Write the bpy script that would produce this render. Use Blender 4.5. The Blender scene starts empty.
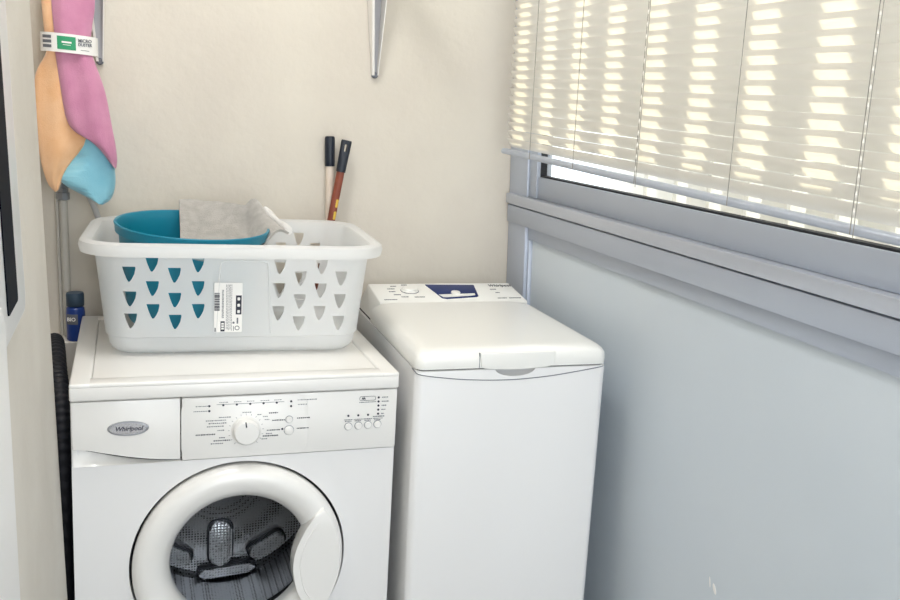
import bpy, bmesh, math, random
from mathutils import Vector, Matrix, noise
random.seed(7)
PI = math.pi
S = bpy.context.scene
COL = S.collection

# ------------------------------------------------------------------ helpers
def lin(h):
    h = h.lstrip('#')
    out = []
    for i in (0, 2, 4):
        c = int(h[i:i + 2], 16) / 255
        out.append(c / 12.92 if c <= .04045 else ((c + .055) / 1.055) ** 2.4)
    return (*out, 1)

def mat(name, color, rough=.5, metal=0, coat=0, bump=None, mottle=None, spec=.5, sheen=0):
    m = bpy.data.materials.new(name); m.use_nodes = True
    nt = m.node_tree; b = nt.nodes['Principled BSDF']
    c = lin(color) if isinstance(color, str) else color
    b.inputs['Base Color'].default_value = c
    b.inputs['Roughness'].default_value = rough
    b.inputs['Metallic'].default_value = metal
    b.inputs['Coat Weight'].default_value = coat
    b.inputs['Coat Roughness'].default_value = .12
    b.inputs['Specular IOR Level'].default_value = spec
    b.inputs['Sheen Weight'].default_value = sheen
    tc = nt.nodes.new('ShaderNodeTexCoord')
    if bump:
        sc, st, dist = bump
        n = nt.nodes.new('ShaderNodeTexNoise'); n.inputs['Scale'].default_value = sc; n.inputs['Detail'].default_value = 5
        bp = nt.nodes.new('ShaderNodeBump'); bp.inputs['Strength'].default_value = st; bp.inputs['Distance'].default_value = dist
        nt.links.new(tc.outputs['Object'], n.inputs['Vector'])
        nt.links.new(n.outputs['Fac'], bp.inputs['Height']); nt.links.new(bp.outputs['Normal'], b.inputs['Normal'])
    if mottle:
        sc, c2, lo, hi = mottle
        n = nt.nodes.new('ShaderNodeTexNoise'); n.inputs['Scale'].default_value = sc; n.inputs['Detail'].default_value = 6
        r = nt.nodes.new('ShaderNodeValToRGB')
        r.color_ramp.elements[0].position = lo; r.color_ramp.elements[1].position = hi
        r.color_ramp.elements[0].color = lin(c2); r.color_ramp.elements[1].color = c
        nt.links.new(tc.outputs['Object'], n.inputs['Vector'])
        nt.links.new(n.outputs['Fac'], r.inputs['Fac']); nt.links.new(r.outputs['Color'], b.inputs['Base Color'])
    return m

def thin_plastic(name, color, transl, transp, rough=.4, tint=(1, 1, 1, 1)):
    m = mat(name, color, rough)
    nt = m.node_tree; b = nt.nodes['Principled BSDF']; out = nt.nodes['Material Output']
    t = nt.nodes.new('ShaderNodeBsdfTranslucent'); t.inputs['Color'].default_value = lin(color)
    tr = nt.nodes.new('ShaderNodeBsdfTransparent'); tr.inputs['Color'].default_value = tint
    m1 = nt.nodes.new('ShaderNodeMixShader'); m1.inputs[0].default_value = transl
    m2 = nt.nodes.new('ShaderNodeMixShader'); m2.inputs[0].default_value = transp
    nt.links.new(b.outputs[0], m1.inputs[1]); nt.links.new(t.outputs[0], m1.inputs[2])
    nt.links.new(m1.outputs[0], m2.inputs[1]); nt.links.new(tr.outputs[0], m2.inputs[2])
    nt.links.new(m2.outputs[0], out.inputs['Surface'])
    return m

def glass(name, tint, fres=1.45):
    m = bpy.data.materials.new(name); m.use_nodes = True
    nt = m.node_tree; nt.nodes.remove(nt.nodes['Principled BSDF']); out = nt.nodes['Material Output']
    tr = nt.nodes.new('ShaderNodeBsdfTransparent'); tr.inputs['Color'].default_value = tint
    g = nt.nodes.new('ShaderNodeBsdfGlossy'); g.inputs['Roughness'].default_value = .02
    f = nt.nodes.new('ShaderNodeFresnel'); f.inputs['IOR'].default_value = fres
    mx = nt.nodes.new('ShaderNodeMixShader')
    ge = nt.nodes.new('ShaderNodeNewGeometry'); sb = nt.nodes.new('ShaderNodeMath'); sb.operation = 'SUBTRACT'; sb.inputs[0].default_value = 1
    mu = nt.nodes.new('ShaderNodeMath'); mu.operation = 'MULTIPLY'
    nt.links.new(ge.outputs['Backfacing'], sb.inputs[1]); nt.links.new(sb.outputs[0], mu.inputs[0]); nt.links.new(f.outputs[0], mu.inputs[1])
    nt.links.new(mu.outputs[0], mx.inputs[0]); nt.links.new(tr.outputs[0], mx.inputs[1]); nt.links.new(g.outputs[0], mx.inputs[2])
    nt.links.new(mx.outputs[0], out.inputs['Surface'])
    return m

def link(name, bm, material, parent=None, smooth=True, angle=35, M=None):
    if M is not None: bm.transform(M)
    bmesh.ops.recalc_face_normals(bm, faces=bm.faces[:])
    me = bpy.data.meshes.new(name); bm.to_mesh(me); bm.free()
    for mt in (material if isinstance(material, (list, tuple)) else [material]): me.materials.append(mt)
    if smooth:
        me.shade_smooth()
        try: me.set_sharp_from_angle(angle=math.radians(angle))
        except Exception: pass
    o = bpy.data.objects.new(name, me); COL.objects.link(o)
    if parent: o.parent = parent
    return o

def tag(o, label, cat, group=None, kind=None):
    if label: o['label'] = label
    if cat: o['category'] = cat
    if group: o['group'] = group
    if kind: o['kind'] = kind
    return o

def thing(name, label, cat, loc=(0, 0, 0), rot=(0, 0, 0), group=None):
    e = bpy.data.objects.new(name, None); COL.objects.link(e)
    e.location = loc; e.rotation_euler = rot; e.empty_display_size = .05
    return tag(e, label, cat, group)

def struct(name, bm, m, loc=(0, 0, 0), rot=(0, 0, 0), parent=None, smooth=True):
    o = link(name, bm, m, parent, smooth)
    if parent is None: o['kind'] = 'structure'
    o.location = loc; o.rotation_euler = rot
    return o

def box(bm, x0, x1, y0, y1, z0, z1, bev=0, seg=2):
    vs = [bm.verts.new((x, y, z)) for x in (x0, x1) for y in (y0, y1) for z in (z0, z1)]
    fs = [bm.faces.new([vs[i] for i in q]) for q in ((0, 1, 3, 2), (4, 6, 7, 5), (0, 4, 5, 1), (2, 3, 7, 6), (0, 2, 6, 4), (1, 5, 7, 3))]
    if bev:
        es = list({e for f in fs for e in f.edges})
        bmesh.ops.bevel(bm, geom=es, offset=bev, segments=seg, profile=.5, affect='EDGES')

def prism(bm, pts, h0, h1, bev=0, seg=2):
    """polygon in XY extruded along Z"""
    a = [bm.verts.new((x, y, h0)) for x, y in pts]; b = [bm.verts.new((x, y, h1)) for x, y in pts]
    n = len(pts)
    fa = bm.faces.new(a[::-1]); fb = bm.faces.new(b)
    for i in range(n): bm.faces.new((a[i], a[(i + 1) % n], b[(i + 1) % n], b[i]))
    if bev: bmesh.ops.bevel(bm, geom=list(fb.edges), offset=bev, segments=seg, profile=.5, affect='EDGES')

def loft(bm, rings, cap0=True, cap1=True, closed=True):
    R = [[bm.verts.new(p) for p in r] for r in rings]
    n = len(R[0])
    for a, b in zip(R, R[1:]):
        for i in range(n if closed else n - 1):
            bm.faces.new((a[i], a[(i + 1) % n], b[(i + 1) % n], b[i]))
    if cap0: bm.faces.new(R[0][::-1])
    if cap1: bm.faces.new(R[-1])
    return R

def lathe(bm, prof, n=64, cap0=False, cap1=False):
    loft(bm, [[(r * math.cos(2 * PI * i / n), r * math.sin(2 * PI * i / n), z) for i in range(n)] for r, z in prof], cap0, cap1)

def tube(bm, pts, r, n=10, cap=True):
    pts = [Vector(p) for p in pts]; rs = r if isinstance(r, (list, tuple)) else [r] * len(pts)
    rings = []; ref = None
    for i, p in enumerate(pts):
        t = (pts[min(i + 1, len(pts) - 1)] - pts[max(i - 1, 0)]).normalized()
        if ref is None: ref = t.orthogonal().normalized()
        ref = (ref - t * ref.dot(t)).normalized(); o2 = t.cross(ref)
        rings.append([p + (ref * math.cos(2 * PI * k / n) + o2 * math.sin(2 * PI * k / n)) * rs[i] for k in range(n)])
    loft(bm, rings, cap, cap)

def spline(P, n=8):
    P = [Vector(p) for p in P]; out = []
    for i in range(len(P) - 1):
        a, b, c, d = P[max(i - 1, 0)], P[i], P[i + 1], P[min(i + 2, len(P) - 1)]
        for k in range(n):
            t = k / n
            out.append(.5 * ((2 * b) + (c - a) * t + (2 * a - 5 * b + 4 * c - d) * t * t + (3 * b - a - 3 * c + d) * t ** 3))
    out.append(P[-1]); return out

def rrect(w, d, r, n=8, cx=0, cy=0):
    """rounded rectangle, counter-clockwise"""
    out = []
    for k, (sx, sy) in enumerate(((1, 1), (-1, 1), (-1, -1), (1, -1))):
        for i in range(n + 1):
            a = PI / 2 * k + PI / 2 * i / n
            out.append((cx + sx * (w / 2 - r) + r * math.cos(a), cy + sy * (d / 2 - r) + r * math.sin(a)))
    return out

def text(name, s, size, m, parent, M, shear=0, align='CENTER', ex=.0003, bold=0):
    cu = bpy.data.curves.new(name, 'FONT'); cu.body = s; cu.size = size; cu.shear = shear
    cu.align_x = align; cu.align_y = 'CENTER'; cu.extrude = ex; cu.offset = bold; cu.resolution_u = 3
    tmp = bpy.data.objects.new(name, cu); COL.objects.link(tmp)
    bpy.context.view_layer.update()
    me = bpy.data.meshes.new_from_object(tmp.evaluated_get(bpy.context.evaluated_depsgraph_get()))
    bpy.data.objects.remove(tmp); bpy.data.curves.remove(cu)
    bm = bmesh.new(); bm.from_mesh(me); bpy.data.meshes.remove(me)
    return link(name, bm, m, parent, smooth=False, M=M)

def boolean(o, cutter_bm):
    me = bpy.data.meshes.new('cut'); bmesh.ops.recalc_face_normals(cutter_bm, faces=cutter_bm.faces[:]); cutter_bm.to_mesh(me); cutter_bm.free()
    c = bpy.data.objects.new('cut', me); COL.objects.link(c)
    par = o.parent; o.parent = None
    md = o.modifiers.new('b', 'BOOLEAN'); md.object = c; md.operation = 'DIFFERENCE'; md.solver = 'EXACT'
    bpy.context.view_layer.update()
    new = bpy.data.meshes.new_from_object(o.evaluated_get(bpy.context.evaluated_depsgraph_get()))
    o.modifiers.clear(); old = o.data; o.data = new; bpy.data.meshes.remove(old)
    bpy.data.objects.remove(c); bpy.data.meshes.remove(me); o.parent = par
    o.data.shade_smooth()
    o.data.set_sharp_from_angle(angle=math.radians(35))

T = Matrix.Translation
def Rx(a): return Matrix.Rotation(a, 4, 'X')
def Ry(a): return Matrix.Rotation(a, 4, 'Y')
def Rz(a): return Matrix.Rotation(a, 4, 'Z')

# ------------------------------------------------------------------ materials
WHITE = mat('white_enamel', '#eeeeee', .3, coat=.4)
WHITE_P = mat('white_plastic', '#f0efec', .28, coat=.35)
CREAM_P = mat('warm_white_plastic', '#f0f0ec', .3, coat=.3)
WALL = mat('plaster', '#dcd6ca', .85, bump=(38, .35, .004), mottle=(3.2, '#d4cdc2', .35, .65))
WALL_L = mat('plaster_left', '#e6e2da', .85, bump=(30, .35, .004), mottle=(4, '#ddd8cf', .35, .65))
CEIL = mat('ceiling_paint', '#e9e6e0', .9)
FLOOR = mat('floor_tile', '#77736c', .5, mottle=(9, '#6b665f', .35, .65))
PANEL = mat('blue_grey_panel', '#d0d9e1', .38, bump=(160, .05, .001), mottle=(2.5, '#c9d3dc', .3, .7))
ALU = mat('anodised_aluminium', '#b8c0ce', .38, metal=.35)
ALU_L = mat('light_aluminium', '#c6ccd8', .35, metal=.3)
GASKET = mat('dark_seam', '#23252b', .7)
RUBBER = mat('grey_rubber', '#3a3c42', .55)
STEEL = mat('drum_steel', '#8d9096', .28, metal=1)
GREYT = mat('print_grey', '#6d7078', .6)
DARKT = mat('print_dark', '#262a3a', .6)
CHROME = mat('chrome', '#c9c9cc', .2, metal=.9)
BADGE = mat('badge_grey', '#a3a5aa', .35, metal=.5)
NAVY = mat('navy_display', '#0f2a66', .4, spec=.2)
TEAL = mat('teal_plastic', '#0b84a0', .38, mottle=(2, '#08809b', .3, .7))
BLACK_P = mat('navy_black_plastic', '#16202e', .45)
WOOD_L = mat('pale_wood', '#e6d9cb', .6, mottle=(14, '#d9c9b8', .3, .7))
WOOD_R = mat('red_brown_wood', '#8f4a35', .5, mottle=(20, '#7a3b2a', .3, .7))
YELLOW = mat('yellow_sticker', '#d9b64a', .6)
METAL_W = mat('white_painted_metal', '#eceae6', .35)
METAL_S = mat('bracket_web_shade', '#b6b6ba', .45)  # grey puts the shade inside the channel into the web's colour
METAL_G = mat('grey_pipe_metal', '#8e9094', .4, metal=.5)
PIPE = mat('grey_white_pipe', '#bdbab2', .5)
PINK = mat('pink_microfibre', '#d190ae', .95, bump=(420, .5, .002), mottle=(22, '#c683a3', .35, .65), sheen=.4)
ORANGE = mat('orange_microfibre', '#f6c79b', .95, bump=(420, .5, .002), mottle=(22, '#f0bb8a', .35, .65), sheen=.4)
SKYB = mat('light_blue_microfibre', '#93d0e2', .95, bump=(420, .5, .002), mottle=(22, '#86c7dc', .35, .65), sheen=.4)
PAPER = mat('white_paper', '#f3f2ef', .6)
GREEN = mat('green_print', '#2f9a6b', .6)
TERRY = mat('grey_terry', '#b9b6b1', .98, bump=(500, .8, .003), mottle=(60, '#a8a5a0', .35, .65), sheen=.4)
TERRY_W = mat('white_terry_edge', '#e4e3e1', .98, bump=(500, .8, .003))
BOTTLE_B = mat('blue_bottle_plastic', '#1e3f8a', .35)
CAP_B = mat('slate_cap_plastic', '#33475a', .45)
BASKET = thin_plastic('basket_plastic', '#fbfcfc', .36, .34, .35)
SLAT = thin_plastic('blind_slat', '#e6e3dd', .35, 0, .45)
SCREEN = thin_plastic('opal_board', '#f2f1ee', .45, 0, .6)
PANE = glass('window_pane', (.97, .98, .98, 1))
DOORGLASS = glass('washer_door_glass', (.93, .95, .97, 1))
DARKGLASS = mat('dark_glass', '#060b18', .6, spec=.05)
WFRAME = mat('white_gloss_frame', '#f2f2f2', .35)

# drum steel: rows of punched dots
nt = STEEL.node_tree; b_ = nt.nodes['Principled BSDF']
tc = nt.nodes.new('ShaderNodeTexCoord'); vo = nt.nodes.new('ShaderNodeTexVoronoi'); vo.inputs['Scale'].default_value = 150
vo.inputs['Randomness'].default_value = .15
rp = nt.nodes.new('ShaderNodeValToRGB'); rp.color_ramp.elements[0].position = .16; rp.color_ramp.elements[1].position = .40
rp.color_ramp.elements[0].color = (.015, .017, .022, 1); rp.color_ramp.elements[1].color = lin('#d6d7da')
nt.links.new(tc.outputs['Object'], vo.inputs['Vector']); nt.links.new(vo.outputs['Distance'], rp.inputs['Fac'])
nt.links.new(rp.outputs['Color'], b_.inputs['Base Color'])
bpn = nt.nodes.new('ShaderNodeBump'); bpn.inputs['Strength'].default_value = .5; bpn.inputs['Distance'].default_value = .003
nt.links.new(vo.outputs['Distance'], bpn.inputs['Height']); nt.links.new(bpn.outputs['Normal'], b_.inputs['Normal'])

# ------------------------------------------------------------------ room shell
YR = -3.4                                    # rear of the narrow room (open to the daylight behind)
bm = bmesh.new(); box(bm, -.6, 1.15, YR, .15, -.1, 0); struct('floor', bm, FLOOR)
bm = bmesh.new(); box(bm, -.6, 1.15, YR, .15, 2.55, 2.65); struct('ceiling', bm, CEIL)
bm = bmesh.new(); box(bm, -.6, 1.0, 0, .15, 0, 2.55); struct('wall_back', bm, WALL)
# left wall: thick pier that ends short of the back wall, then a shallow recess
bm = bmesh.new()
pts = [(-.5, YR), (0, YR), (0, -.612), (-.004, -.604), (-.012, -.6), (-.13, -.6), (-.13, 0), (-.5, 0)]
prism(bm, pts, -1.0, 1.55)
struct('wall_left', bm, WALL_L, (-.1165, 0, 1), (0, -.017, 0))
# pipe boxing in the back left corner
bm = bmesh.new(); box(bm, -.240, -.03, -.083, 0, 0, .790); struct('trim_1', bm, WALL_L)

XR, WT = .9734, -.0246                       # window wall, slightly out of plumb
WL, WR = (XR, 0, 1), (0, WT, 0)
YE = -3.3
bm = bmesh.new()                             # blue panel under the window
box(bm, .016, .04, YE, -.11, -1, .05)
o = struct('wall_right', bm, PANEL, WL, WR)
bm = bmesh.new()                             # header above the window and solid outer skin
box(bm, 0, .12, YR, 0, 1.0, 1.56); box(bm, .045, .12, YR, 0, -1, .12)
struct('wall_right_header', bm, WALL, WL, WR)
win = thing('window_1', None, None, WL, WR); win['kind'] = 'structure'
def wpart(name, boxes, m, bev=.0015):
    bm = bmesh.new()
    for b in boxes: box(bm, *b, bev, 2)
    return link(name, bm, m, win)
wpart('jamb', [(-.001, .044, -.118, -.002, -1, 1.0)], ALU)
wpart('panel_bead', [(.006, .03, YE, -.118, .03, .066)], ALU)
wpart('lower_rail', [(-.009, .044, YE, -.012, .064, .109)], ALU)
wpart('rail_groove', [(.0, .044, YE, -.012, .108, .114)], GASKET, 0)
wpart('sill_lip', [(-.014, .05, YE, -.012, .113, .1385)], ALU_L)
wpart('panel_stile', [(.007, .03, -.128, -.116, -1, .04)], ALU)
wpart('sash_stile', [(.004, .044, -.165, -.1185, .139, 1.0)], ALU)
wpart('sash_rail', [(.008, .044, YE, -.16, .139, .192), (.008, .044, YE, -.16, .95, 1.0)], ALU)
wpart('glazing_bead', [(.014, .03, YE, -.16, .190, .196), (.014, .03, -.168, -.162, .19, .96)], GASKET, 0)
wpart('pane', [(.024, .028, YE, -.165, .19, .96)], PANE, 0)
bm = bmesh.new()                             # scuffs on the panel
for (y, z, a, w, h) in ((-1.0, -.476, .5, .008, .02), (-.985, -.47, .2, .003, .02)):
    n = 14
    prism(bm, [(w / 2 * math.cos(2 * PI * i / n), h / 2 * math.sin(2 * PI * i / n)) for i in range(n)], 0, .0006)
    for v in bm.verts[-2 * n:]:
        p = Rx(0) @ v.co; yy = p.x * math.cos(a) - p.y * math.sin(a); zz = p.x * math.sin(a) + p.y * math.cos(a)
        v.co = Vector((.0157 - p.z, y - yy, z + zz))
sc_ = link('scuff', bm, PAPER, o)

# vertical boards standing outside the window
bm = bmesh.new()
for i in range(24):
    y0 = -.385 - .15 * i + .15 * 3
    box(bm, 1.36, 1.372, y0 - .088, y0, .35, 2.9, .002, 1)
box(bm, 1.373, 1.380, YR, .2, .35, 1.64)  # solid panel behind the boards, added to keep low sun off the washer lid
struct('trim_2', bm, SCREEN)

# ------------------------------------------------------------------ venetian blind
bl = thing('venetian_blind', 'pale venetian blind with half closed slats hanging in front of the window', 'blind', (.9, 0, 0))
Y0, Y1 = -.15, -2.0
bm = bmesh.new()
zs = [1.2745 + .0200 * i for i in range(34)]
ang = math.radians(58)
for z in zs:
    prof = []
    for k in range(7):
        s = (k / 6 - .5) * .025
        c = .0030 * (1 - (2 * k / 6 - 1) ** 2)
        # inner edge up, outer edge down
        prof.append((-s * math.cos(ang) - c * math.sin(ang), s * math.sin(ang) - c * math.cos(ang)))
    rows = []
    for j in range(15):
        y = Y0 + (Y1 - Y0) * j / 14
        d = -.0238 * (Y0 - y) * max(0, min(1, (1.58 - z) / .32))
        jit = .0006 * noise.noise(Vector((y * 3, z * 40, 0)))
        rows.append([(px, y, z + pz + d + jit) for px, pz in prof])
    loft(bm, rows, False, False, False)
link('slats', bm, SLAT, bl)
bm = bmesh.new()
rows = []
for j in range(9):
    y = -.126 + (Y1 + .126) * j / 8
    d = -.0240 * (-.126 - y)
    rows.append([(px, y, 1.2525 + pz + d) for px, pz in rrect(.020, .013, .005, 4)])
loft(bm, rows); link('bottom_rail', bm, ALU, bl)
bm = bmesh.new(); box(bm, -.015, .015, Y1, Y0 + .01, 1.95, 1.985, .003); link('head_rail', bm, ALU_L, bl)
CORD = mat('blind_cord', '#8f8c86', .8)
CORD_W = mat('white_ladder_cord', '#efece6', .7)
for y, kind in ((-.31, 0), (-.535, 0), (-.79, 1), (-1.075, 0), (-1.34, 1), (-1.7, 0)):
    bm = bmesh.new()
    tube(bm, [(-.0135, y, 1.248 - .0240 * (-.126 - y)), (-.0135, y + .001, 1.6), (-.0135, y, 1.96)], .0007, 6)
    if kind: tube(bm, [(-.0145, y - .007, 1.243 - .0240 * (-.126 - y)), (-.0145, y - .006, 1.6), (-.0145, y - .006, 1.96)], .0006, 6)
    cd = link('lift_cord', bm, CORD, bl)
    if kind:
        bm = bmesh.new()
        for z in zs:
            d = -.0238 * (Y0 - y) * max(0, min(1, (1.58 - z) / .32))
            tube(bm, [(-.0150, y - .003, z + d - .004), (-.0155, y - .0045, z + d), (-.0145, y - .003, z + d + .005)], [.0006, .0016, .0006], 6)
        link('ladder_knot', bm, CORD_W, cd)

# ------------------------------------------------------------------ left wall: framed dark window and panel below
w2 = thing('window_2', None, None, (-.1165, 0, 1), (0, -.017, 0)); w2['kind'] = 'structure'
bm = bmesh.new()
def yz(bm, pts, x0, x1, bev=0):              # polygon in (y,z) extruded along x
    n0 = len(bm.verts); prism(bm, pts, x0, x1, bev)
    bm.verts.ensure_lookup_table()
    for v in bm.verts[n0:]: v.co = Vector((v.co.z, v.co.x, v.co.y))
fr = [(p[0], p[1]) for p in rrect(.64, .90, .018, 5, -1.331, .528)]
yz(bm, fr, 0, .008, .003); link('window_frame', bm, WFRAME, w2)
bm = bmesh.new(); yz(bm, rrect(.092, .82, .006, 4, -1.146, .516), .0081, .0095); link('pane', bm, DARKGLASS, w2)
bm = bmesh.new(); yz(bm, rrect(.62, 1.13, .02, 6, -1.645, .588), -.09, -.06, .006)
wp = link('wall_panel', bm, WFRAME); wp.location = (-.035, 0, 0)
wp.rotation_euler = (0, 0, 0)
tag(wp, 'white flat panel with rounded upper corner at the left edge, below the dark framed window', 'panel')

# ------------------------------------------------------------------ front loading washing machine
FL = thing('washing_machine', 'front-loading white washing machine with a round glass door, carrying the laundry basket', 'washing machine',
           (-.1005, -.6078, .0027), (0, .0134, .0039))
W_, D_ = .595, .52
F = T((0, 0, 0)) @ Rx(PI / 2)                # (x,y,z) -> (x, -z, y): a front-facing frame
CX, CZ, RH = .2975, .48, .2035
bm = bmesh.new()
t = .012
box(bm, 0, t, .002, D_, .06, .815); box(bm, W_ - t, W_, .002, D_, .06, .815)
box(bm, t, W_ - t, D_ - t, D_, .06, .815); box(bm, t, W_ - t, .03, D_ - t, .06, .075)
# front sheet with the round opening
x0, x1, z0, z1 = 0, W_, .06, .692
angs = sorted([2 * PI * i / 96 for i in range(96)] + [math.atan2(zz - CZ, xx - CX) % (2 * PI) for xx in (x0, x1) for zz in (z0, z1)])
A, B, C2 = [], [], []
for a in angs:
    c, s = math.cos(a), math.sin(a)
    ks = []
    if c > 1e-9: ks.append((x1 - CX) / c)
    if c < -1e-9: ks.append((x0 - CX) / c)
    if s > 1e-9: ks.append((z1 - CZ) / s)
    if s < -1e-9: ks.append((z0 - CZ) / s)
    k = min(ks)
    A.append((CX + k * c, 0, CZ + k * s)); B.append((CX + RH * c, 0, CZ + RH * s)); C2.append((CX + RH * c, .03, CZ + RH * s))
A2 = [(p[0], .006, p[2]) for p in A]
loft(bm, [A2, A, B, C2], False, False)
link('cabinet', bm, WHITE, FL)
for fx, fz in ((.06, -.0015), (.535, .0046)):
    for fy in (.06, .46):
        bm = bmesh.new(); lathe(bm, [(.02, 0), (.022, .004), (.022, .05), (.012, .062 - fz)], 20, True, True)
        link('foot', bm, RUBBER, FL, M=T((fx, fy, fz)))
# worktop: rim bars and inset panel
bm = bmesh.new()
box(bm, -.001, W_ + .001, -.012, D_ + .004, .8175, .844, .004, 3)
box(bm, -.001, .036, -.012, D_ + .004, .840, .850, .004, 3); box(bm, W_ - .036, W_ + .001, -.012, D_ + .004, .840, .850, .004, 3)
box(bm, .030, W_ - .030, -.012, .027, .840, .850, .004, 3); box(bm, .030, W_ - .030, D_ - .035, D_ + .004, .840, .850, .004, 3)
wt_ = link('worktop', bm, WHITE_P, FL)
bm = bmesh.new(); box(bm, .0375, W_ - .0375, .0262, D_ - .037, .842, .8493, .0012, 2); link('inset_panel', bm, WHITE_P, wt_)
bm = bmesh.new(); box(bm, .003, W_ - .003, .004, D_ - .01, .8125, .819); link('seam_gasket', bm, GASKET, FL)
# fascia
FY = -.006
bm = bmesh.new(); box(bm, .1885, W_, FY, .03, .6945, .8145, .0025, 2)
fas = link('control_panel', bm, WHITE_P, FL)
bm = bmesh.new(); prism(bm, rrect(.232, .117, .022, 8, .3035, .7545), 0, .0008, .0006)
link('panel_inlay', bm, WHITE_P, fas, M=T((0, FY + .0002, 0)) @ F)
# detergent drawer: plate with a curved lower edge over a scooped grip
curve = [(.002, .728), (.03, .724), (.06, .7165), (.1, .7075), (.14, .7015), (.186, .698)]
bm = bmesh.new()
prism(bm, [(.001, .8145)] + [tuple(p)[:2] for p in spline([(x, z, 0) for x, z in curve], 5)] + [(.186, .8145)], 0, .026, .0015)
drw = link('detergent_drawer', bm, WHITE_P, FL, M=T((0, .02, 0)) @ F)
bm = bmesh.new()
cs = [tuple(p)[:2] for p in spline([(x, z, 0) for x, z in curve], 5)]
rows = []
for x, z in cs:
    dep = .025 * math.sin(PI * min(1, max(0, (x - .002) / .184))) ** .6
    rows.append([(x, FY + dep + .002, z + .004), (x, FY + dep * .95 + .001, z - (z - .694) * .30), (x, FY + dep * .40, z - (z - .694) * .8), (x, FY, .6943), (x, .02, .6943)])
loft(bm, rows, False, False, False); link('drawer_grip', bm, WHITE_P, drw)
bm = bmesh.new(); nc = len(cs)
tube(bm, [(x, FY + .0006, z - .0006) for x, z in cs[4:]], [.0002 + .0011 * math.sin(PI * i / (nc - 5)) ** .6 for i in range(nc - 4)], 6); link('drawer_seam', bm, GASKET, drw)
def ell(rx, ry, cx, cy, n=40): return [(cx + rx * math.cos(2 * PI * i / n), cy + ry * math.sin(2 * PI * i / n)) for i in range(n)]
FF = T((0, FY, 0)) @ F
bm = bmesh.new(); prism(bm, ell(.0355, .0135, .096, .763), 0, .003, .0015); bd = link('logo_badge', bm, BADGE, drw, M=FF)
bm = bmesh.new(); prism(bm, ell(.031, .0107, .0955, .7632), .0028, .0036); link('badge_face', bm, CHROME, bd, M=FF)
text('badge_lettering', 'Whirlpool', .0112, DARKT, bd, T((.097, FY - .0038, .763)) @ F, .25, bold=.0002)
# dial
bm = bmesh.new(); lathe(bm, [(.0275, 0), (.0275, .002), (.0245, .004), (.0235, .016), (.021, .019), (.012, .0195), (0.0001, .0195)], 48, True)
dial = link('programme_dial', bm, WHITE_P, fas, M=T((.304, FY, .7465)) @ F)
bm = bmesh.new(); prism(bm, [(-.0013, .012), (.0013, .012), (.001, .0225), (-.001, .0225)], .0188, .0199)
link('dial_pointer', bm, DARKT, dial, M=T((.304, FY, .7465)) @ F @ Rz(.12))
# ticks and the small printed lines round the dial
bm = bmesh.new()
def mark(bm, x, z, w, h=.0016, a=0):
    n0 = len(bm.verts); prism(bm, [(-w / 2, -h / 2), (w / 2, -h / 2), (w / 2, h / 2), (-w / 2, h / 2)], 0, .0010)
    bm.verts.ensure_lookup_table()
    for v in bm.verts[n0:]:
        p = v.co.copy(); v.co = Vector((x + p.x * math.cos(a) - p.y * math.sin(a), z + p.x * math.sin(a) + p.y * math.cos(a), p.z))
def letters(bm, x, z, w, h=.0022, seed=0):
    rr = random.Random(seed); p = 0
    while p < w:
        q = rr.uniform(.0016, .0034)
        mark(bm, x + p + q / 2, z, q, h * rr.uniform(.6, 1)); p += q + .0009
for k in range(17):
    a = math.radians(-50 + 280 * k / 16)
    mark(bm, .304 + .0315 * math.cos(a), .7465 + .0315 * math.sin(a), .003, .0006, a)
LEFTL = [(.2545, .7745, .019), (.231, .769, .036), (.236, .7635, .030), (.233, .7575, .030), (.252, .7495, .012), (.255, .735, .011), (.240, .724, .022)]
for i, (x, z, w) in enumerate(LEFTL): letters(bm, x, z, w, .0020, i)
for i, (x, z, w) in enumerate([(.3245, .7765, .008), (.335, .772, .008), (.338, .766, .008), (.3425, .7445, .006), (.341, .738, .01), (.333, .728, .010), (.297, .782, .015)]): letters(bm, x, z, w, .0018, 20 + i)
for i, (x, z, w) in enumerate([(.213, .7975, .022), (.209, .788, .026), (.399, .8015, .034), (.400, .7925, .018)]): letters(bm, x, z, w, .0016, 40 + i)
for x in (.262, .288, .312, .337, .362): letters(bm, x - .007, .8035, .014, .0014, int(x * 1000))
mark(bm, .312, .7995, .124, .0007)
link('fine_print', bm, GREYT, fas, M=FF)['kind'] = 'stuff'
bm = bmesh.new()
for i, (x, z, w) in enumerate([(.213, .7425, .034), (.245, .7295, .028), (.352, .7635, .032), (.3485, .7445, .018), (.335, .7335, .028), (.399, .7655, .022), (.399, .745, .02), (.346, .7785, .016)]): letters(bm, x, z, w, .0026, 60 + i)
link('bold_print', bm, DARKT, fas, M=FF)['kind'] = 'stuff'
dots = []
for x, z in [(.237, .7975), (.237, .788)] + [(.262 + .0245 * k, .7982) for k in range(5)] + [(.387, .7995), (.387, .790), (.3715, .7455)]:
    dots.append((x, z))
dots += [(.5575, .799 - .0083 * k) for k in range(5)] + [(.4985 + .0195 * k, .7645) for k in range(3)]
for x, z in dots:
    bm = bmesh.new(); prism(bm, ell(.0021, .0021, x, z, 14), 0, .0012); link('indicator_light', bm, DARKT, fas, M=FF)
bm = bmesh.new()
for i in range(5): letters(bm, .564, .799 - .0083 * i, .013 - .002 * i, .0020, 80 + i)
for k in range(4):
    letters(bm, .490 + .0195 * k, .7565, .016, .0016, 90 + k); letters(bm, .492 + .0195 * k, .7535, .013, .0016, 96 + k)
letters(bm, .5475, .7605, .02, .0024, 99)
letters(bm, .519, .7905, .032, .0014, 101)
link('fine_print', bm, GREYT, fas, M=FF)['kind'] = 'stuff'
bm = bmesh.new()
o1 = rrect(.032, .0085, .003, 5, .5355, .798); i1 = rrect(.031, .0075, .0026, 5, .5355, .798)
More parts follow.
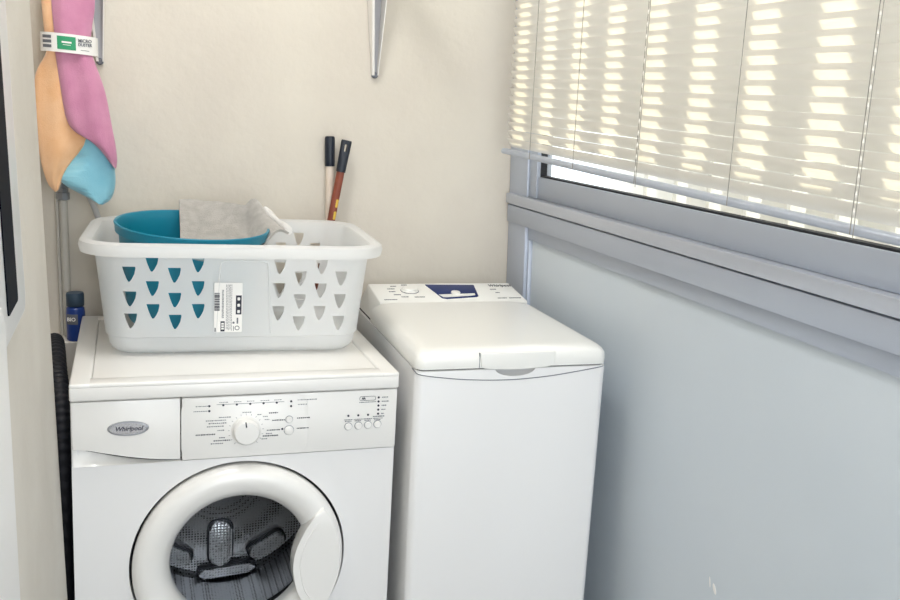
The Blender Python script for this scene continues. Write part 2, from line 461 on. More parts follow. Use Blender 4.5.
loft(bm, [[(x, y, 0) for x, y in o1], [(x, y, .001) for x, y in o1], [(x, y, .001) for x, y in i1], [(x, y, 0) for x, y in i1]], False, False)
link('print_outline', bm, DARKT, fas, M=FF)
text('panel_lettering', 'AA', .0055, DARKT, fas, T((.5275, FY - .0009, .798)) @ F, bold=.0003)
for x, z, r in [(.384, .764, .0062), (.384, .7425, .0085), (.499, .743, .0068), (.519, .7435, .0068), (.538, .744, .0068), (.557, .7445, .0068)]:
    bm = bmesh.new(); lathe(bm, [(r + .0012, 0), (r + .0012, .0011), (r, .0011), (r, .0012)], 28); link('button_ring', bm, BADGE, fas, M=T((x, FY, z)) @ F)
    bm = bmesh.new(); lathe(bm, [(r, 0), (r, .0035), (r * .8, .0045), (.0001, .0042)], 28); link('button', bm, WHITE_P, fas, M=T((x, FY, z)) @ F)
# door
DC = T((CX, 0, CZ)) @ F
bm = bmesh.new()
lathe(bm, [(.196, -.02), (.1985, -.004), (.1985, .006), (.196, .016), (.188, .0235), (.178, .027), (.166, .0265), (.154, .022), (.143, .012), (.135, 0), (.1310, -.008), (.1300, -.03), (.16, -.03), (.196, -.02)], 96)
door = link('door', bm, WHITE_P, FL, M=DC)
bm = bmesh.new()
lathe(bm, [(.1305, -.010), (.128, -.03), (.120, -.055), (.104, -.076), (.075, -.09), (.04, -.096), (.0002, -.098)], 72)
link('door_glass', bm, DOORGLASS, door, M=DC)
bm = bmesh.new()
left = spline([(.140, .098, 0), (.1165, .060, 0), (.1005, .02, 0), (.0975, -.018, 0), (.105, -.058, 0), (.121, -.09, 0), (.134, -.105, 0)], 6)
a0, a1 = math.atan2(-.105, .134), math.atan2(.098, .140)
right = [(.188 * math.cos(a0 + (a1 - a0) * k / 20), .188 * math.sin(a0 + (a1 - a0) * k / 20)) for k in range(21)]
prism(bm, [tuple(p)[:2] for p in left] + right, -.004, .0325, .006, 4)
dh = link('door_handle', bm, WHITE_P, door, M=DC)
bm = bmesh.new()
inl = spline([(.143, .078, 0), (.123, .045, 0), (.1125, .01, 0), (.112, -.022, 0), (.121, -.06, 0), (.137, -.085, 0)], 6)
tube(bm, [(p.x, p.y, .0325) for p in inl], .0012, 6); link('handle_ridge', bm, WHITE_P, dh, M=DC)
bm = bmesh.new()
lathe(bm, [(.2035, -.028), (.212, -.03), (.212, -.05), (.19, -.055), (.178, -.075), (.168, -.08), (.165, -.105), (.175, -.11), (.175, -.12)], 72)
link('door_seal', bm, RUBBER, FL, M=DC)
bm = bmesh.new()
lathe(bm, [(.168, -.112), (.244, -.118), (.249, -.126), (.249, -.40), (.238, -.415), (.18, -.410), (.10, -.402), (.06, -.385), (.0002, -.383)], 72)
drum = link('drum', bm, STEEL, FL, M=DC)
PADM = mat('paddle_grey', '#b4b6ba', .3, metal=.8)
for a in (-152, -28, 90):
    bm = bmesh.new()
    rings = []
    for k in range(9):
        u = k / 8; hgt = .036 * math.sin(PI * (.1 + .8 * u)) ** .7; wd = .026 * (.5 + .5 * math.sin(PI * (.1 + .8 * u)))
        y = -.14 - .25 * u
        rings.append([(-wd, .249, y), (-wd * .7, .249 - hgt * .7, y), (-wd * .25, .249 - hgt, y), (wd * .25, .249 - hgt, y), (wd * .7, .249 - hgt * .7, y), (wd, .249, y)])
    loft(bm, rings); link('drum_paddle', bm, PADM, drum, M=DC @ Rz(math.radians(a - 90)))
# embossed fields of the drum's rear wall, each with a dark groove round it
for cx_, cy_, w_, h_, a in ((0, -.155, .052, .112, 0), (.108, -.172, .034, .090, -62), (-.108, -.172, .034, .090, 62), (.016, -.2270, .022, .13, -86)):
    DM = DC @ T((cx_, cy_, 0)) @ Rz(math.radians(a))
    bm = bmesh.new(); prism(bm, rrect(w_ + .008, h_ + .008, (w_ + .008) * .42, 7), -.412, -.398, .004, 2); gr = link('embossed_groove', bm, RUBBER, drum, M=DM)
    bm = bmesh.new(); prism(bm, rrect(w_, h_, w_ * .42, 7), -.40, -.389, .005, 3); link('embossed_field', bm, STEEL, gr, M=DM)

# ------------------------------------------------------------------ top loading washing machine
TL = thing('washing_machine', 'narrow top-loading white washing machine with a navy display, in the corner by the window wall', 'washing machine',
           (.5215, -.66, .0013), (0, .0066, -.0238))
W2, D2 = .403, .571
bm = bmesh.new()
def plan(ins, r, y1=D2):
    return rrect(W2 - 2 * ins, y1 - 2 * ins, r, 8, W2 / 2, y1 / 2)
loft(bm, [[(x, y, z) for x, y in plan(i, r)] for z, i, r in ((.05, .004, .012), (.054, 0, .016), (.845, 0, .016), (.8545, .0005, .0155), (.8555, .003, .013))])
body = link('cabinet', bm, WHITE, TL)
cb = bmesh.new(); bmesh.ops.create_icosphere(cb, subdivisions=3, radius=1)
for v in cb.verts: v.co = Vector((.203 + v.co.x * .043, v.co.y * .022, .856 + v.co.z * .0165))
boolean(body, cb)
for fx in (.05, .35):
    for fy in (.05, .52):
        bm = bmesh.new(); lathe(bm, [(.018, .0065 * 0), (.02, .004), (.02, .045), (.012, .052)], 20, True, True)
        link('foot', bm, RUBBER, TL, M=T((fx, fy, -.0013 + .0066 * fx)))
bm = bmesh.new(); loft(bm, [[(x, y, z) for x, y in plan(.005, .012)] for z in (.8545, .8600)])
link('seam_gasket', bm, GASKET, TL)
# curved seam across the front
bm = bmesh.new()
pts = spline([(-.0002, .03, .8545), (.0005, .012, .853), (.008, .0008, .849), (.05, -.0001, .842), (.11, -.0001, .8355), (.19, -.0001, .8325), (.27, -.0001, .8365), (.34, -.0001, .845), (.388, .0006, .852), (.398, .008, .8535)], 8)
tube(bm, pts, .0010, 6); link('front_seam', bm, GREYT, TL)
# lid
YL = .425
def lidring(z, ins, r): return [(x, y, z) for x, y in rrect(W2 - 2 * ins, YL - ins, r, 10, W2 / 2, ins + (YL - ins) / 2)]
bm = bmesh.new()
loft(bm, [lidring(.8582, .0, .02), lidring(.870, -.001, .022), lidring(.880, .0, .022), lidring(.8875, .004, .024), lidring(.8925, .010, .026), lidring(.8958, .019, .03), lidring(.8970, .030, .03), lidring(.8974, .05, .03)])
lid = link('lid', bm, CREAM_P, TL, angle=60)
bm = bmesh.new()
prism(bm, [(.1275, .8885), (.1310, .8595)] + [tuple(p)[:2] for p in spline([(.14, .857, 0), (.20, .8545, 0), (.26, .857, 0), (.285, .8605, 0)], 6)] + [(.287, .8885)], -.016, .0026, .002, 3)
link('lid_grip', bm, CREAM_P, lid, M=F)
bm = bmesh.new(); box(bm, .1262, .1272, -.0015, .004, .8590, .8885); link('lid_notch', bm, GREYT, lid)
# sloping console at the back
prof = [(.4275, .8605), (.4275, .894), (.431, .8970), (.558, .9147), (.564, .9150), (.5705, .909), (.5705, .8605)]
bm = bmesh.new()
n = 10
rings = []
for x, k in ((.026, .97), (.0275, .995), (.031, 1), (.392, 1), (.3965, .995), (.398, .97)):
    rings.append([(x if z > .87 else (.004 if x < .2 else .397), .500 + (y - .500) * k, .8605 + (z - .8605) * k) for y, z in prof])
loft(bm, rings); con = link('control_panel', bm, CREAM_P, TL)
cphi = math.atan2(.9147 - .897, .558 - .431)
CM = T((0, .431, .897)) @ Rx(cphi)           # console face: x across, y up the slope (0..0.067), z out
bm = bmesh.new(); prism(bm, [(.170, .123), (.297, .118), (.283, .036), (.277, .030), (.197, .018), (.186, .024)], 0, .0014, .0008)
dsp = link('display', bm, NAVY, con, M=CM)
bm = bmesh.new(); prism(bm, [(.184, .046), (.278, .052), (.276, .040), (.26, .035), (.2, .027), (.19, .028)], .0014, .0022); link('display_bar', bm, CREAM_P, dsp, M=CM)
bm = bmesh.new(); prism(bm, ell(.0115, .0115, .230, .056, 24), .0014, .0055, .0018, 3); link('display_button', bm, CREAM_P, dsp, M=CM)
bm = bmesh.new()
lathe(bm, [(.0215, 0), (.0215, .002), (.0185, .004), (.0180, .007), (.016, .009), (.0001, .0085)], 36, True)
dl = link('programme_dial', bm, CREAM_P, con, M=CM @ T((.119, .080, 0)))
bm = bmesh.new(); lathe(bm, [(.0225, .0), (.0225, .0012), (.0205, .0012), (.0205, 0)], 36); link('dial_ring', bm, GREYT, dl, M=CM @ T((.119, .080, 0)))
bm = bmesh.new()
for i, (x, y, w) in enumerate([(.078, .113, .015), (.066, .094, .016), (.066, .074, .016), (.073, .052, .016), (.088, .036, .018), (.108, .122, .014), (.12, .034, .026), (.042, .018, .032), (.330, .085, .013), (.336, .060, .010), (.328, .020, .024), (.358, .020, .03)]):
    letters(bm, x, y, w, .0042, 200 + i)
link('fine_print', bm, GREYT, con, M=CM)['kind'] = 'stuff'
text('brand_lettering', 'Whirlpool', .0145, DARKT, con, CM @ T((.364, .112, .0006)) @ Matrix.Scale(1.5, 4, (0, 1, 0)), .25, bold=.0002)

# ------------------------------------------------------------------ laundry basket
BK = thing('laundry_basket', 'white translucent plastic laundry basket with leaf-shaped holes on top of the front-loading washer', 'basket',
           (.2210, -.278, .8491), (0, .0134, -.045))
H = .219
def br(z, off=0):
    k = z / H
    w = .488 + .052 * k + 2 * off; d = .356 + .030 * k + 2 * off
    return w, d, .055 + .01 * k + off
def ring(z, off=0):
    w, d, r = br(z, off); return [(x, y, z) for x, y in rrect(w, d, r, 10)]
th = .0026
bm = bmesh.new()
outer = [ring(0, -.026), ring(.003, -.015), ring(.010, -.0065), ring(.020, -.0025), ring(.036, -.002), ring(.0385, .0015), ring(.07, .001), ring(.11, .0005), ring(.16, 0), ring(H - .004, 0),
         ring(H - .010, .006), ring(H - .018, .022), ring(H - .018, .026), ring(H - .006, .0275), ring(H + .003, .024), ring(H + .007, .016), ring(H + .007, .008), ring(H + .004, .001), ring(H - .002, -.002)]
inner = [ring(z, -th) for z in (.16, .11, .07, .038)] + [ring(.036, -.002 - th), ring(.021, -.0025 - th), ring(.012, -.010), ring(.006, -.018), ring(.003, -.028)]
loft(bm, outer + inner)
bk = link('basket_body', bm, BASKET, BK)
hole = [(-.0125, .0145), (.0122, .0145), (.0128, .011), (.0105, .000), (.0058, -.0095), (.0018, -.0150), (-.0015, -.0152), (-.0045, -.0095), (-.0085, .001)]
cb = bmesh.new()
LC = [(-.203, (.166, .1175, .074)), (-.161, (.186, .138, .0925)), (-.120, (.1645, .115, .071)), (-.076, (.1855, .1385, .0925))]
RC = [(.080, (.1835, .135, .088)), (.122, (.160, .1125, .0665)), (.163, (.1835, .135, .088)), (.2035, (.160, .1125, .0665))]
for side, cols in ((-1, LC), (-1, RC), (1, LC), (1, RC)):
    for x, zz in cols:
        for z in zz:
            xx = x * (1 - .10 * (.19 - z))
            n0 = len(cb.verts)
            prism(cb, [(xx + hx * .96, z + hz - .0015) for hx, hz in hole], .10, .25)
            cb.verts.ensure_lookup_table()
            for v in cb.verts[n0:]: v.co = Vector((v.co.x, side * v.co.z, v.co.y))
for sx in (-1, 1):
    n0 = len(cb.verts); prism(cb, rrect(.10, .024, .01, 5, 0, .182), .20, .252); cb.verts.ensure_lookup_table()
    for v in cb.verts[n0:]: v.co = Vector((sx * v.co.z, v.co.x, v.co.y))
boolean(bk, cb)
bm = bmesh.new()                              # embossed centre field on the front
def fy_(z): return -(br(z)[1] / 2) - .0008
pts = [(-.040, .045), (-.037, .12), (-.033, .182), (-.028, .190), (-.018, .192), (.04, .192), (.052, .190), (.058, .182), (.062, .12), (.066, .045)]
sp = spline([(x, fy_(z), z) for x, z in pts], 6)
tube(bm, sp, .0020, 8); link('ridge', bm, BASKET, bk)
# price label
LM = T((-.018, fy_(.098) - .0012, .0985)) @ Rx(math.atan2(.015, H)) @ F   # label plane follows the leaning wall
bm = bmesh.new(); prism(bm, rrect(.054, .101, .002, 3, 0, 0), 0, .0006); lb = link('price_label', bm, PAPER, BK, M=LM)
bm = bmesh.new()
z = .030; rr = random.Random(3)
while z > -.006:
    h = rr.choice((.0007, .0012, .002)); mark(bm, -.0215 + .0000, z - h / 2, .010, h); z -= h + rr.choice((.0007, .0013))
letters(bm, -.0258, -.0455, .002, .012, 7)
link('barcode', bm, DARKT, lb, M=LM)['kind'] = 'stuff'
bm = bmesh.new()
box(bm, .0145, .0255, -.014, .025, .0006, .0010); link('dark_block', bm, DARKT, lb, M=LM)
bm = bmesh.new(); box(bm, -.0145, -.0065, -.049, -.028, .0006, .0010); link('dark_block', bm, DARKT, lb, M=LM)
bm = bmesh.new()
bm.free()
for y in (.018, .005, -.008):
    bm = bmesh.new(); prism(bm, rrect(.005, .006, .001, 2, .020, y), .001, .0014); link('symbol', bm, PAPER, lb, M=LM)
for y in (-.033, -.038, -.043):
    bm = bmesh.new(); box(bm, -.013, -.008, y - .0018, y + .0018, .001, .0014); link('symbol', bm, PAPER, lb, M=LM)
bm = bmesh.new()
for k, x in enumerate((-.0035, -.001, .0015, .004, .0065)):
    rr = random.Random(k); y = .047
    while y > -.045:
        q = rr.uniform(.002, .006); mark(bm, x, y - q / 2, .0009, q); y -= q + .0012
for k, x in enumerate((-.0095, -.0115)):
    rr = random.Random(30 + k); y = .036
    while y > -.022:
        q = rr.uniform(.001, .003); mark(bm, x, y - q / 2, .0014, q); y -= q + .001
prism(bm, ell(.0022, .0022, .0105, -.031, 12), 0, .001); mark(bm, .018, -.027, .003, .012)
loft(bm, [[(x, y, 0) for x, y in ell(.0048, .0048, .0175, -.042, 20)], [(x, y, .001) for x, y in ell(.0048, .0048, .0175, -.042, 20)], [(x, y, .001) for x, y in ell(.0033, .0033, .0175, -.042, 20)]], False, False)
mark(bm, .0105, -.043, .0012, .010)
link('small_print', bm, GREYT, lb, M=LM)['kind'] = 'stuff'

# ------------------------------------------------------------------ teal bucket
ROTB = Matrix.Rotation(.047, 4, 'Y') @ Matrix.Rotation(.062, 4, 'X')
BU = thing('bucket', 'teal plastic bucket tilted inside the left half of the laundry basket', 'bucket', (.133, -.262, .8820))
BU.rotation_euler = ROTB.to_euler()
RB = .159; HB = .206
bm = bmesh.new()
lathe(bm, [(.0002, .004), (.114, .004), (.118, 0), (.122, 0), (.125, .005), (.140, .10), (.1485, HB - .022), (.1495, HB - .020), (.1555, HB - .019), (.157, HB - .006), (.1585, HB - .001), (.157, HB + .001), (.1535, HB), (.1515, HB - .004), (.1475, HB - .02), (.1375, .10), (.122, .008), (.0002, .0075)], 96)
link('bucket_body', bm, TEAL, BU)
HANDLE = mat('grey_handle_plastic', '#8fa3aa', .45)
bm = bmesh.new()
aF, aB = math.radians(-112), math.radians(68)
mid = math.radians(-8)
pts = []
for k in range(31):
    a = aF + PI * k / 30
    dip = math.sin(PI * k / 30)
    pts.append((.1625 * math.cos(a), .1625 * math.sin(a), HB - .026 - .03 * dip))
tube(bm, pts, .0028, 8); hd = link('handle', bm, HANDLE, BU)
for a in (aF, aB):
    bm = bmesh.new(); prism(bm, rrect(.030, .016, .007, 5, 0, 0), -.006, .0055, .0015)
    link('handle_lug', bm, HANDLE, BU, M=T((.1565 * math.cos(a), .1565 * math.sin(a), HB - .0265)) @ Rz(a + PI / 2) @ F)

# ------------------------------------------------------------------ grey cleaning cloth over the bucket
bm = bmesh.new()
NU, NV = 46, 26
RM = ROTB.to_3x3(); BL = Vector(BU.location)
def rim(x, y):                                # height of the bucket rim plane at a world xy
    nrm = RM @ Vector((0, 0, 1)); p0 = BL + RM @ Vector((0, 0, HB))
    return p0.z - (nrm.x * (x - p0.x) + nrm.y * (y - p0.y)) / nrm.z
CBX, CBY = BL.x + (RM @ Vector((0, 0, HB))).x, BL.y + (RM @ Vector((0, 0, HB))).y
def chord(x, v):
    h = math.sqrt(max(.0004, .157 ** 2 - (x - CBX) ** 2))
    yb, yf = CBY + h + .002, CBY - h * .80
    y = yb + (yf - yb) * v
    z = rim(x, y) + .022 * math.exp(-(v / .22) ** 2) + .005 - .066 * v ** 1.3 - .026 * math.sin(PI * v)
    return Vector((x - .010 * v * max(0, 1 - (x - .12) / .1), y, z))
def cloth(u, v):
    # u: left -> right (0..1), v: back rim -> front (0..1)
    if u <= .8:
        p = chord(.122 + (.262 - .122) * u / .8, v)
    else:
        k = (u - .8) / .2
        e = Vector((.302, -.200, 1.106)).lerp(Vector((.342, -.290, 1.070)), v)
        p = chord(.262, v).lerp(e, k); p.z += .022 * math.sin(PI * k) + .012 * v * math.sin(PI * k)
    p.z += .0030 * noise.noise(Vector((p.x * 28, p.y * 28, 1.3)))
    return p
V = [[bm.verts.new(cloth(i / NU, j / NV)) for j in range(NV + 1)] for i in range(NU + 1)]
for i in range(NU):
    for j in range(NV): bm.faces.new((V[i][j], V[i + 1][j], V[i + 1][j + 1], V[i][j + 1]))
bmesh.ops.recalc_face_normals(bm, faces=bm.faces[:])
bmesh.ops.solidify(bm, geom=bm.faces[:], thickness=.005)
cl = thing('cleaning_cloth', 'grey terry cleaning cloth draped across the teal bucket', 'cloth', (0, 0, 0))
link('cloth_sheet', bm, TERRY, cl, angle=80)
bm = bmesh.new()                              # turned-over pale edge at the right end
rings = []
for k in range(13):
    t_ = k / 12; p = cloth(1, t_)
    r = .008 + .002 * math.sin(9 * t_)
    rings.append([(p.x + r * .8 * math.cos(2 * PI * a / 10), p.y, p.z + .004 + r * math.sin(2 * PI * a / 10)) for a in range(10)])
loft(bm, rings); link('rolled_edge', bm, TERRY_W, cl, angle=80)

# ------------------------------------------------------------------ bundle of microfibre cloths
DP = thing('microfibre_cloths', 'hanging bundle of pink, orange and light blue microfibre cloths in a white paper band', 'cloths', (0, 0, 0))
def bundle(name, L, R, yc, depth, m, seed, back=.03):
    Ls = spline([(x, 0, z) for x, z in L], 5); Rs = spline([(x, 0, z) for x, z in R], 5)
    ln, rn = len(Ls), len(Rs); N = 44; rings = []
    for k in range(N + 1):
        a = Ls[min(ln - 1, int(round(k * (ln - 1) / N)))]; b = Rs[min(rn - 1, int(round(k * (rn - 1) / N)))]
        c = (a + b) / 2; hw = (b - a) / 2; u = k / N
        dp = depth(u); yy = yc(u)
        rg = []
        for q in range(28):
            t_ = 2 * PI * q / 28
            p = c + hw * math.cos(t_); st = math.sin(t_); dq = dp if st < 0 else back
            w = (.0055 * noise.noise(Vector((p.x * 30, p.z * 9, seed))) + .003 * math.sin(t_ * 5 + seed + 3 * u))
            rg.append((p.x, yy + (dq + w) * st, p.z))
        rings.append(rg)
    bm = bmesh.new(); loft(bm, rings)
    return link(name, bm, m, DP, angle=80)
oL = [(-.147, 1.651), (-.148, 1.532), (-.145, 1.473), (-.143, 1.428), (-.164, 1.386), (-.172, 1.328), (-.171, 1.265), (-.163, 1.202), (-.152, 1.155), (-.137, 1.134)]
oR = [(-.059, 1.659), (-.057, 1.54), (-.055, 1.479), (-.056, 1.433), (-.054, 1.375), (-.048, 1.312), (-.047, 1.259), (-.071, 1.23), (-.109, 1.186), (-.129, 1.138)]
pL = [(-.124, 1.649), (-.127, 1.532), (-.124, 1.472), (-.123, 1.428), (-.115, 1.351), (-.107, 1.294), (-.092, 1.267), (-.063, 1.249), (-.041, 1.228), (-.020, 1.198)]
pR = [(-.048, 1.656), (-.042, 1.538), (-.050, 1.478), (-.052, 1.433), (-.028, 1.355), (-.016, 1.282), (-.009, 1.238), (-.007, 1.21), (-.008, 1.197), (-.010, 1.188)]
bL = [(-.1, 1.31), (-.102, 1.246), (-.112, 1.192), (-.126, 1.164), (-.114, 1.147), (-.078, 1.126), (-.05, 1.11)]
bR = [(-.03, 1.313), (-.017, 1.249), (-.014, 1.206), (-.012, 1.162), (-.016, 1.135), (-.025, 1.117), (-.038, 1.108)]
bundle('orange_cloth', oL, oR, lambda u: -.098, lambda u: .022 + .008 * math.sin(PI * min(1, u * 1.1)) - .012 * max(0, u - .75) * 4, ORANGE, 2.1)
bundle('pink_cloth', pL, pR, lambda u: -.118 - .012 * math.sin(PI * u), lambda u: .013 + .012 * u - .010 * max(0, u - .7) * 3.3, PINK, 5.7, .034)
bundle('light_blue_cloth', bL, bR, lambda u: -.098, lambda u: .018 + .006 * math.sin(PI * u), SKYB, 9.3, .02)
bm = bmesh.new(); rings = []
def bandp(t_, z): return (-.0960 + .0565 * math.cos(t_), -.106 + .0500 * math.sin(t_), z - .012 * (math.cos(t_) + 1) * .25)
for z in (1.468, 1.455, 1.442, 1.430):
    rings.append([bandp(2 * PI * q / 48, z) for q in range(48)])
loft(bm, rings, False, False); pb = link('paper_band', bm, PAPER, DP, angle=80)
def onband(name, x0, x1, z0, z1, m, off=.0006):
    bm = bmesh.new(); n = 10
    def P_(x, z):
        c = max(-1, min(1, (x + .0960) / .0565)); t_ = -math.acos(c); p = bandp(t_, z)
        return (p[0], p[1] - off, p[2])
    a = [[bm.verts.new(P_(x0 + (x1 - x0) * i / n, z)) for i in range(n + 1)] for z in (z0, z1)]
    for i in range(n): bm.faces.new((a[0][i], a[0][i + 1], a[1][i + 1], a[1][i]))
    return link(name, bm, m, pb)
onband('logo', -.117, -.081, 1.436, 1.4625, GREEN)
onband('logo_mark', -.108, -.089, 1.4490, 1.4525, PAPER, .0011)
onband('logo_mark', -.106, -.091, 1.4450, 1.4460, PAPER, .0011)
for z in (1.4405, 1.450, 1.4595): onband('side_print', -.146, -.1285, z - .0030, z + .0030, GREYT)
text('band_lettering', 'MICRO', .0095, GREYT, pb, T((-.0635, -.1475, 1.4525)) @ Rz(.55) @ F, bold=.0002)
text('band_lettering', 'DUSTER', .0085, GREYT, pb, T((-.0635, -.1475, 1.4445)) @ Rz(.55) @ F, bold=.0002)
onband('fine_print', -.072, -.056, 1.4375, 1.4385, GREYT)
bm = bmesh.new(); tube(bm, [(-.09, -.09, 1.655), (-.09, -.09, 1.70), (-.088, -.06, 1.735), (-.086, -.001, 1.74)], .003, 8); link('hanging_hook', bm, METAL_G, DP)

# ------------------------------------------------------------------ shelf brackets
def bracket(label, x, ztip, lean):
    t = thing('shelf_bracket', label, 'bracket', (x, 0, ztip), (0, lean, 0), 'white shelf brackets on the back wall')
    L = .34
    def w(z): return .0075 + (.0195 - .0075) * min(1, z / .2) + max(0, z - .2) * .02   # half width
    def d(z): return .012 + .22 * z
    bm = bmesh.new(); loft(bm, [[(-w(z), -.0005, z), (w(z), -.0005, z), (w(z), -.002, z), (-w(z), -.002, z)] for z in (0, .1, .2, L)])
    link('web', bm, METAL_S, t)
    for sx in (-1, 1):
        bm = bmesh.new()
        loft(bm, [[(sx * w(z), -.0005, z), (sx * (w(z) - .0022), -.0005, z), (sx * (w(z) - .0022 - .0035 * (sx < 0)), -d(z), z), (sx * w(z), -d(z), z)] for z in (.004, .1, .2, L)])
        link('flange', bm, METAL_W, t)
    bm = bmesh.new(); lathe(bm, [(.0055, 0), (.0075, .002), (.0075, .008), (.005, .010)], 20, True, True)
    link('end_cap', bm, GREYT, t, M=T((0, -.002, .004)) @ Rx(PI / 2))
    bm = bmesh.new(); loft(bm, [[(-.026, y, L - .03 + .02 * (-y / .24)), (.026, y, L - .03 + .02 * (-y / .24)), (.026, y, L), (-.026, y, L)] for y in (-.0005, -.24)])
    link('shelf_arm', bm, METAL_W, t)
    return t
bracket('white tapered shelf bracket high on the middle of the back wall', .5928, 1.416, -.022)
bracket('white tapered shelf bracket beside the hanging microfibre cloths', -.0395, 1.413, -.016)

# ------------------------------------------------------------------ broom handles behind the machines
def stick(name, label, a, b, r, m, cap_len, flat):
    a, b = Vector(a), Vector(b); d = (b - a).normalized(); L = (b - a).length
    t = thing(name, label, 'broom handle', a, (0, 0, 0), None)
    t.rotation_euler = d.to_track_quat('Z', 'Y').to_euler()
    bm = bmesh.new(); tube(bm, [(0, 0, 0), (0, 0, L - cap_len * .75)], r, 20); s = link('shaft', bm, m, t)
    return t, L
t, L = stick('broom_handle', 'pale wooden broom handle with dark cap leaning behind the basket', (.491, -.050, .004), (.4825, -.0150, 1.270), .0098, WOOD_L, .07, 0)
bm = bmesh.new(); lathe(bm, [(.0118, L - .073), (.0125, L - .071), (.0125, L - .006), (.011, L - .001), (.007, L), (.0001, L)], 24, True); link('cap', bm, BLACK_P, t)
t, L = stick('broom_handle', 'reddish brown broom handle with flat dark cap with a hanging hole', (.291, -.056, .004), (.5195, -.0385, 1.262), .0098, WOOD_R, .07, 1)
Rl = t.rotation_euler.to_matrix().inverted()
side = Rl @ Vector((1, 0, 0)); ang_ = math.atan2(side.y, side.x)
bm = bmesh.new(); loft(bm, [[(x, y, z) for x, y in rrect(w, d_, min(w, d_) * .45, 6)] for z, w, d_ in ((L - .078, .023, .023), (L - .05, .0235, .022), (L - .03, .025, .016), (L - .004, .026, .014), (L, .024, .011))])
cap = link('cap', bm, BLACK_P, t, M=Rz(ang_))
cb = bmesh.new(); prism(cb, rrect(.0075, .019, .0036, 5, 0, L - .019), -.03, .03); cb.transform(Rz(ang_) @ F)
boolean(cap, cb)
bm = bmesh.new()
for k in range(2):
    zc = L - .155 - .03 * k
    prism(bm, rrect(.006, .020, .002, 3, .0040, zc), .0088, .0100)
link('sticker', bm, YELLOW, t, M=Rz(ang_) @ F)

# ------------------------------------------------------------------ pipe, hose and bottle behind the front loader
PP = thing('water_pipe', 'grey white vertical water pipe with tap in the left corner', 'pipe', (-.1265, -.018, .790))
bm = bmesh.new(); tube(bm, [(0, 0, 0), (0, 0, .322)], .0092, 16); link('riser', bm, PIPE, PP)
bm = bmesh.new(); tube(bm, [(-.0135, .008, 0), (-.0135, .008, .75)], .0045, 12); link('thin_riser', bm, PIPE, PP)
bm = bmesh.new(); lathe(bm, [(.010, 0.317), (.0145, 0.319), (.0145, 0.334), (.0115, 0.336), (.0115, 0.344), (.015, 0.346), (.015, 0.362), (.009, 0.364)], 8, True, True); link('coupling', bm, METAL_G, PP)
bm = bmesh.new(); tube(bm, [(0, 0, .352), (0, -.004, .377), (.008, -.012, .382), (.022, -.018, .380)], .0085, 12); link('tap', bm, METAL_G, PP)
bm = bmesh.new()
pts = spline([(-.1015, -.037, 1.171), (-.088, -.041, 1.160), (-.077, -.042, 1.133), (-.055, -.042, 1.079), (-.02, -.042, .95), (.0, -.042, .80), (.01, -.045, .76)], 8)
tube(bm, pts, .0068, 12); ho = link('fill_hose', bm, mat('hose_grey', '#b9b9ba', .45))
tag(ho, 'grey fill hose running down behind the left end of the basket', 'hose')
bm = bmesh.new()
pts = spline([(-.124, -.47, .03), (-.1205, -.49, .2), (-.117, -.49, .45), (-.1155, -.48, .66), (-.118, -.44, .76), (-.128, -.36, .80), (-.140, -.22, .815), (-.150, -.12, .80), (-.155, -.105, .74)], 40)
tube(bm, pts, [.0190 + .0012 * math.sin(i * 1.05) for i in range(len(pts))], 14)  # near-black tube added to stand in for the gap's deep shade
tag(link('gap_shade_tube', bm, mat('gap_shade_black', '#0c101c', .6)), 'black ribbed tube added as the shade in the narrow gap left of the front-loading washer', 'hose')
BO = thing('detergent_bottle', 'blue bottle with slate cap behind the left back corner of the front-loading washer', 'bottle', (-.1070, -.0565, .790))
bm = bmesh.new(); lathe(bm, [(.018, 0), (.0205, .003), (.0205, .066), (.0195, .075), (.015, .080), (.015, .084)], 28, True, True); bb = link('bottle_body', bm, BOTTLE_B, BO)
bm = bmesh.new(); lathe(bm, [(.0185, .0805), (.0195, .082), (.0195, .107), (.018, .111), (.0001, .1115)], 28, True); link('cap', bm, CAP_B, BO)
bm = bmesh.new(); n = 10
a = [[bm.verts.new((.0209 * math.cos(q), .0209 * math.sin(q), z)) for q in [math.radians(-150 + 75 * i / n) for i in range(n + 1)]] for z in (.040, .064)]
for i in range(n): bm.faces.new((a[0][i], a[0][i + 1], a[1][i + 1], a[1][i]))
lab = link('bottle_label', bm, GREYT, bb)
text('label_lettering', 'BIO', .012, PAPER, lab, T((-.0085, -.0203, .052)) @ Rz(-.3) @ F, bold=.0003)

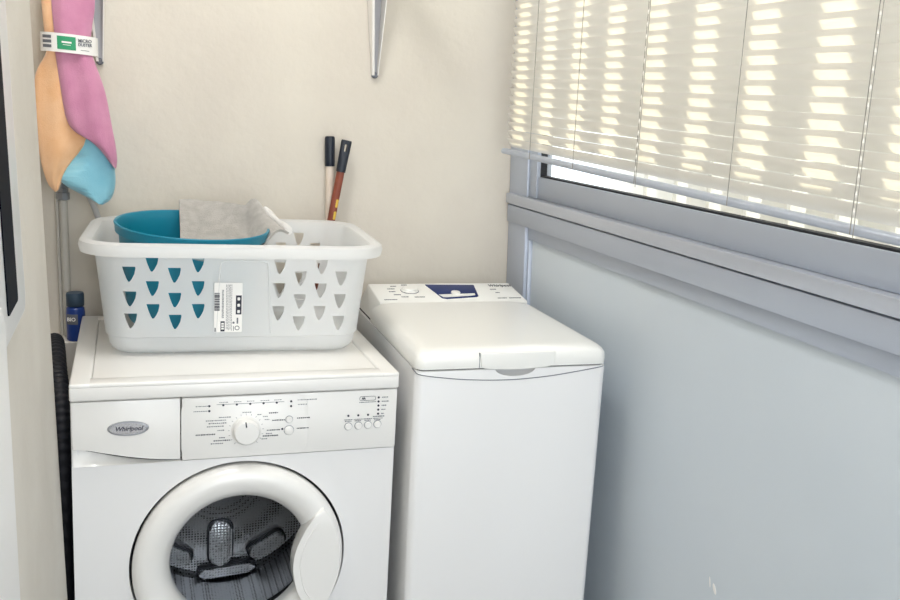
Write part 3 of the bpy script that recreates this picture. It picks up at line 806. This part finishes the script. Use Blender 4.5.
# ------------------------------------------------------------------ light
w = bpy.data.worlds.new('World'); S.world = w; w.use_nodes = True
bg = w.node_tree.nodes['Background']; bg.inputs['Color'].default_value = (.90, .95, 1.0, 1); bg.inputs['Strength'].default_value = 2.2
sun = bpy.data.lights.new('sun', 'SUN'); sun.energy = 5.5; sun.angle = math.radians(.8); sun.color = (1, .88, .60)
so = bpy.data.objects.new('sun', sun); COL.objects.link(so)
d = Vector((-math.cos(math.radians(38)), .0, -math.sin(math.radians(38))))
so.rotation_euler = d.to_track_quat('-Z', 'Y').to_euler()
def area(name, loc, target, sx, sy, e, col):
    l = bpy.data.lights.new(name, 'AREA'); l.shape = 'RECTANGLE'; l.size = sx; l.size_y = sy; l.energy = e; l.color = col
    o = bpy.data.objects.new(name, l); COL.objects.link(o); o.location = loc
    o.rotation_euler = (Vector(target) - Vector(loc)).to_track_quat('-Z', 'Y').to_euler(); return o
area('rear_fill', (.40, -3.3, 1.55), (.40, 0, 1.0), 1.0, 1.9, 14, (.95, .975, 1))  # unseen fill light added behind the camera
area('overhead_fill', (.08, -.80, 2.52), (.12, -.72, 0), .35, .5, 10, (1, .985, .96))  # no fixture here: fill added to brighten the back wall and machine tops

# ------------------------------------------------------------------ camera
cam = bpy.data.cameras.new('camera'); co = bpy.data.objects.new('camera', cam); COL.objects.link(co)
y_, p_, r_ = .3338, -.2064, .0462
dv = Vector((math.sin(y_) * math.cos(p_), math.cos(y_) * math.cos(p_), math.sin(p_)))
rt = Vector((math.cos(y_), -math.sin(y_), 0)); up = rt.cross(dv)
r2 = rt * math.cos(r_) + up * math.sin(r_); u2 = -rt * math.sin(r_) + up * math.cos(r_)
M = Matrix((r2, u2, -dv)).transposed().to_4x4(); M.translation = Vector((.0237, -2.2887, 1.3564))
co.matrix_world = M
cam.sensor_width = 36; cam.lens = 928.34 / 900 * 36; cam.clip_start = .02
S.camera = co
S.view_settings.view_transform = 'Standard'; S.view_settings.look = 'None'; S.view_settings.gamma = 1
S.view_settings.use_curve_mapping = False; S.view_settings.exposure = .2
